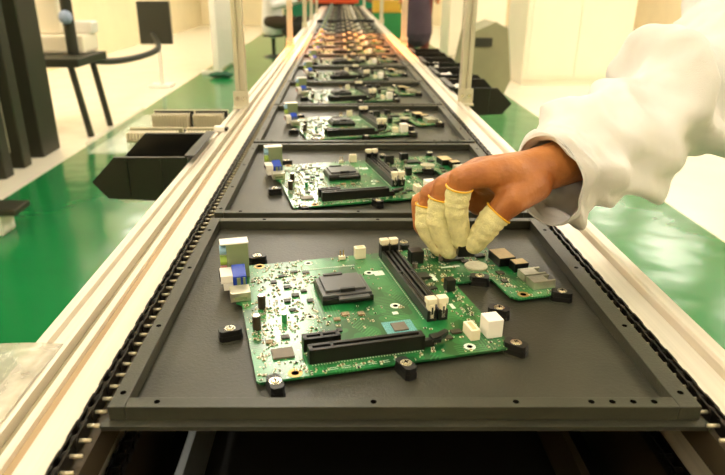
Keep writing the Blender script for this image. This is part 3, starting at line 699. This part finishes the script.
# ------------------------------------------------------------------ background equipment, left
t = thing('machine_rack', 'tall dark machine rack with light grey panels at the left edge', 'rack', (-1.98, 3.3, 0))
m = MB()
obj('cabinet', MB().box(-.5, -.06, -1.15, .85, .02, 1.7, .01), 'rack_light', t)
for y, w_ in ((-1.1, .12), (-.62, .12), (-.2, .12), (.13, .10), (.36, .10), (.62, .26)): obj('upright', MB().box(-.06, .06, y, y+w_, 0, 1.7, .01), 'rack_dark', t)
obj('panel', MB().box(-.06, .0, .24, .35, .1, 1.6, .01), 'rack_light', t); obj('crossbar', MB().box(-.055, .065, -1.15, .9, 1.62, 1.72, .01), 'rack_dark', t)
t = thing('floor_crate', 'low white crate with a dark lid on the green floor at the left edge', 'crate', (-1.80, 2.62, 0))
obj('body', MB().box(-.3, .30, -.06, .06, 0, .10, .01), 'cab_white', t); obj('lid', MB().box(-.31, .38, -.075, .075, .1005, .13, .008), 'rack_dark', t)
t = thing('workbench', 'dark narrow bench on thin black legs before the cream wall', 'bench', (-2.05, 4.95, 0))
obj('bench_top', MB().box(-.5, .22, -.48, .1, .5, .56, .01), 'rack_dark', t)
for x, y in ((.21, -.42), (.225, -.05), (-.4, -.42), (-.4, .05)): obj('leg', MB().cyl((x, y, 0), (x-.07, y, .5), .024, seg=10), 'rack_dark', t)
t = thing('bench_machine', 'cream bench machine with dark fittings and blue knob on the bench', 'machine', (-2.1, 5.0, .562))
obj('housing', MB().box(-.4, .2, -.2, .1, 0, .13, .02).box(-.4, .0, -.1, .12, .13, .6, .02), 'cab', t); obj('column', MB().cyl((.12, -.22, 0), (.12, -.22, .42), .04), 'rack_dark', t)
obj('knob', MB().sph((.12, -.26, .26), .05), 'bluew', t); obj('arm', MB().box(.0, .3, -.27, -.18, .42, .5, .01), 'rack_dark', t); obj('cover', MB().box(.04, .22, -.05, .1, .131, .22, .02), 'cab_white', t)
t = thing('monitor', 'black flat monitor on a stand before the cream wall', 'monitor', (-1.95, 6.9, 0))
obj('screen', MB().box(-.17, .17, -.03, .03, .45, .88, .01), 'rack_dark', t); obj('stand', MB().box(-.02, .02, .031, .06, .03, .8, .005), 'cab_white', t); obj('base', MB().box(-.12, .12, -.1, .14, 0, .03, .01), 'cab_white', t)
t = thing('hose', 'thick dark hose sagging between bench and monitor', 'hose', (-1.95, 5.7, 0))
m = MB(); S2 = spline([(-.12, -.64, .50), (.02, -.3, .44), (.1, .3, .42), (.12, .8, .45), (.0, 1.08, .56)], 8)
rr = []
for i, q in enumerate(S2):
    p = Vector(q); d = (Vector(S2[min(i+1, len(S2)-1)])-Vector(S2[max(i-1, 0)])).normalized(); a = d.cross(Vector((1, 0, 0))).normalized(); b = d.cross(a)
    rr.append([p+(a*math.cos(2*PI*k/12)+b*math.sin(2*PI*k/12))*.028 for k in range(12)])
obj('tube', m.loft(rr), 'rack_dark', t, True)
t = thing('partition_panel', 'tall white partition panel standing left of the nearest left post', 'partition', (-1.52, 8.5, 0))
obj('panel', MB().box(-.05, .02, -.6, .7, .04, 1.9, .005), 'cab_white', t); obj('foot', MB().box(-.2, .05, -.58, -.50, 0, .04), 'cab_white', t); obj('foot', MB().box(-.2, .05, .6, .68, 0, .04), 'cab_white', t)
g1 = tag(obj('glove', crumple(.11, 3), 'leaf', None, True, None, (-1.42, 7.6, .036)), 'dark green glove lying on the pale green floor left of the post', 'glove')
g1.scale = (1, .5, .45)
# ------------------------------------------------------------------ background equipment, right
t = thing('cabinet', 'large cream cabinet standing on the cream floor right of the olive machine', 'cabinet', (2.55, 7.4, 0))
obj('body', MB().box(-.55, .6, -.4, .4, .05, 1.1, .02), 'cab', t); obj('plinth', MB().box(-.54, .59, -.39, .38, 0, .0495), 'cab', t); obj('door', MB().box(-.5, -.0, -.412, -.4, .1, 1.05, .004), 'cab', t); obj('door', MB().box(.02, .55, -.412, -.4, .1, 1.05, .004), 'cab', t)
t = thing('machine', 'olive grey machine with slanted side behind the right post', 'machine', (1.46, 6.3, 0))
obj('housing', MB().prof([(-.30, .02), (.10, .02), (.17, .2), (.1, .66), (-.02, .72), (-.24, .62), (-.30, .3)], -.25, .25, 'Y'), 'olive', t)
obj('control_box', MB().box(-.2, -.04, -.27, -.251, .5, .58, .004), 'rack_dark', t); obj('foot', MB().box(-.28, .08, -.22, .22, 0, .02), 'rack_dark', t)
t = thing('cabinet', 'pale beige cabinet behind the dark purple figure on the right', 'cabinet', (1.95, 10.3, 0))
obj('body', MB().box(-.30, .55, -.4, .4, .02, 1.6, .01), 'cab', t); obj('plinth', MB().box(-.28, .53, -.38, .38, 0, .02), 'rack_light', t); obj('vent', MB().box(-.1, .1, -.41, -.4, .3, .9, .003), 'olive', t)
t = thing('storage_box', 'green storage box on the floor right of the conveyor', 'box', (.84, 11.7, 0))
obj('body', MB().box(-.25, .25, -.2, .2, 0, .58, .02), 'green_box', t); obj('lid', MB().box(-.265, .265, -.215, .215, .581, .61, .01), 'yellow', t)
t = thing('storage_box', 'yellow box on top of the green storage box', 'box', (.82, 11.7, .611))
obj('body', MB().box(-.24, .24, -.18, .18, 0, .15, .015), 'yellow', t); obj('lid', MB().box(-.25, .25, -.19, .19, .151, .17, .008), 'yellow', t)
t = thing('machine', 'orange machine over the far end of the conveyor', 'machine', (-.06, 8.1, 0))
obj('housing', MB().box(-.30, .28, -.28, .3, .84, 1.5, .03), 'orange', t); obj('base', MB().box(-.25, .23, -.25, .28, 0, .839, .01), 'rack_dark', t); obj('lip', MB().box(-.30, .28, -.30, -.281, .83, .87, .005), 'orange', t)
for x, y, lab in ((-.62, 10.5, 'teal green cabinet far away left of the orange machine'), (.50, 14.2, 'teal green cabinet far away right of the orange machine'), (1.45, 14.5, 'teal green cabinet far away behind the yellow box')):
    t = thing('cabinet', lab, 'cabinet', (x, y, 0))
    obj('body', MB().box(-.25, .25, -.2, .2, .02, 1.7, .01), 'teal_box', t); obj('door', MB().box(-.23, .23, -.212, -.2, .08, 1.65, .004), 'teal_box', t); obj('handle', MB().box(.17, .19, -.23, -.212, .8, .95), 'rack_light', t)
# ------------------------------------------------------------------ far people
def figure(loc, rz, label, top, legs, seated, reach, robe=False):
    t = thing('person', label, 'person', loc, rz)
    V = Vector; hip = .52 if seated else .88
    body = MB(); sh = hip+.50
    chain_bm(body, [(V((0, 0, hip)), .13), (V((0, 0, hip+.25)), .12), (V((0, -.02, sh)), .11)], 2)
    chain_bm(body, [(V((-.17, -.02, sh)), .055), (V((.17, -.02, sh)), .055)], 2)
    chain_bm(body, [(V((0, -.02, sh)), .05), (V((0, -.04, sh+.14)), .045)], 2)
    body.sph((0, -.05, sh+.25), .1, 3, (.82, .95, 1.15)); body.sph((0, -.15, sh+.24), .018, 2); body.sph((-.085, -.05, sh+.24), .02, 2); body.sph((.085, -.05, sh+.24), .02, 2)
    arms = []; lg = []
    for s in (-1, 1):
        hand_ = V((s*.12, -reach, .95 if not seated else .84)); el = V((s*.24, -.12 if reach > .2 else 0, sh-.27)); shp = V((s*.18, -.02, sh))
        if reach < .2: hand_ = V((s*.26, -.05, hip-.03))
        arms.append([(shp, .05), (el, .042), (hand_, .03)])
        for f in range(4): chain_bm(body, [(hand_, .028), (hand_+V((s*.012*(f-1.5), -.06, -.03)), .012), (hand_+V((s*.012*(f-1.5), -.09-.008*(f % 2), -.06)), .009)], 1)
        chain_bm(body, [(hand_, .025), (hand_+V((-s*.05, -.03, -.03)), .012)], 1)
        if seated: kn = V((s*.14, -.42, .50)); an = V((s*.14, -.42, .08)); lg.append([(V((s*.09, 0, hip)), .09), (kn, .065), (an, .045)])
        else: kn = V((s*.1, -.02, .48)); an = V((s*.1, 0, .08)); lg.append([(V((s*.09, 0, hip)), .09), (kn, .065), (an, .045)])
        chain_bm(body, [(an, .045), (an+V((0, -.16, -.045)), .032)], 2)
    for a in arms+lg: chain_bm(body, a, 2)
    o = obj('body', body, 'skin', t, True); r = o.modifiers.new('r', 'REMESH'); r.mode = 'VOXEL'; r.voxel_size = .008; r.use_smooth_shade = True; s5 = o.modifiers.new('s', 'SMOOTH'); s5.iterations = 4
    g = MB(); chain_bm(g, [(V((0, 0, hip-.08)), .165), (V((0, 0, hip+.25)), .145), (V((0, -.02, sh)), .13)], 2); chain_bm(g, [(V((-.17, -.02, sh)), .068), (V((.17, -.02, sh)), .068)], 2)
    if robe: chain_bm(g, [(V((0, 0, hip-.05)), .17), (V((0, 0, .38)), .20)], 2)
    for a in arms: p2 = a[1][0].lerp(a[2][0], .8); chain_bm(g, [(a[0][0], .068), (a[1][0], .06), (p2, .045)], 2)
    o = obj('coat', g, top, t, True); r = o.modifiers.new('r', 'REMESH'); r.mode = 'VOXEL'; r.voxel_size = .009; r.use_smooth_shade = True
    g = MB()
    for a in lg: chain_bm(g, [(a[0][0], .105), (a[1][0], .08), (a[1][0].lerp(a[2][0], .9), .06)], 2)
    o = obj('trousers', g, legs, t, True); r = o.modifiers.new('r', 'REMESH'); r.mode = 'VOXEL'; r.voxel_size = .009; r.use_smooth_shade = True
    g = MB(); g.sph((0, -.03, sh+.29), .105, 3, (.9, 1, 1)); obj('hair', g, 'hair', t, True)
    for l in lg: an = l[2][0]; obj('shoe', MB().box(an.x-.045, an.x+.045, an.y-.23, an.y+.06, 0, .09, .025), 'rack_dark', t)
    return t
figure((-1.02, 9.9, 0), math.radians(75), 'person in a white coat and dark trousers seated left of the conveyor', 'coat', 'dark_cloth', True, .5)
figure((1.13, 9.4, 0), math.radians(-10), 'person in dark purple clothes standing right of the far conveyor', 'purple', 'maroon', False, .1, robe=True)
figure((.85, 13.1, 0), math.radians(-60), 'person in pink seated behind the yellow box', 'pink', 'dark_cloth', True, .5)
for x, y, lab in ((-1.02, 9.95, 'dark round stool under the white-coated person'), (.85, 13.15, 'dark round stool under the person in pink')):
    t = thing('stool', lab, 'stool', (x, y, 0)); obj('seat', MB().cyl((0, 0, .30), (0, 0, .33), .16, seg=24), 'rack_dark', t); obj('pole', MB().cyl((0, 0, .03), (0, 0, .30), .03), 'rack_dark', t); obj('foot', MB().cyl((0, 0, 0), (0, 0, .03), .17, .1, 24), 'rack_dark', t)

# ------------------------------------------------------------------ unseen lamp added to tint the far boards orange
t = thing('added_tint_lamp', 'added orange hooded lamp, out of view, tinting the far boards', 'lamp', (.05, 2.75, 2.2))
obj('hood', MB().cyl((0, 0, .0), (0, 0, .16), .16, .05, 24), 'orange', t); obj('cord', MB().cyl((0, 0, .161), (0, 0, .80), .006, seg=8), 'hole', t)
ld = bpy.data.lights.new('tint_light', 'SPOT'); ld.energy = 1000; ld.color = (1, .24, .025); ld.spot_size = math.radians(56); ld.spot_blend = .8; ld.shadow_soft_size = .08
lo = bpy.data.objects.new('tint_light', ld); C.objects.link(lo); lo.parent = t; lo.location = (0, 0, -.02)

# ------------------------------------------------------------------ world, camera
w = bpy.data.worlds.new('World'); bpy.context.scene.world = w; w.use_nodes = True
w.node_tree.nodes['Background'].inputs[0].default_value = lin('#fff2d8'); w.node_tree.nodes['Background'].inputs[1].default_value = .15
cd = bpy.data.cameras.new('Camera'); co = bpy.data.objects.new('Camera', cd); C.objects.link(co)
cd.sensor_width = 36; cd.lens = F/725*36; cd.shift_x = (362.5-340)/725; cd.clip_start = .01; cd.clip_end = 60
co.location = (0, 0, Z0+H); co.rotation_euler = (PI/2-TH, 0, 0)
cd.dof.use_dof = True; cd.dof.focus_distance = .52; cd.dof.aperture_fstop = 11
sc = bpy.context.scene; sc.camera = co
sc.view_settings.view_transform = 'Standard'; sc.view_settings.look = 'None'; sc.view_settings.gamma = 1; sc.view_settings.exposure = 0.0
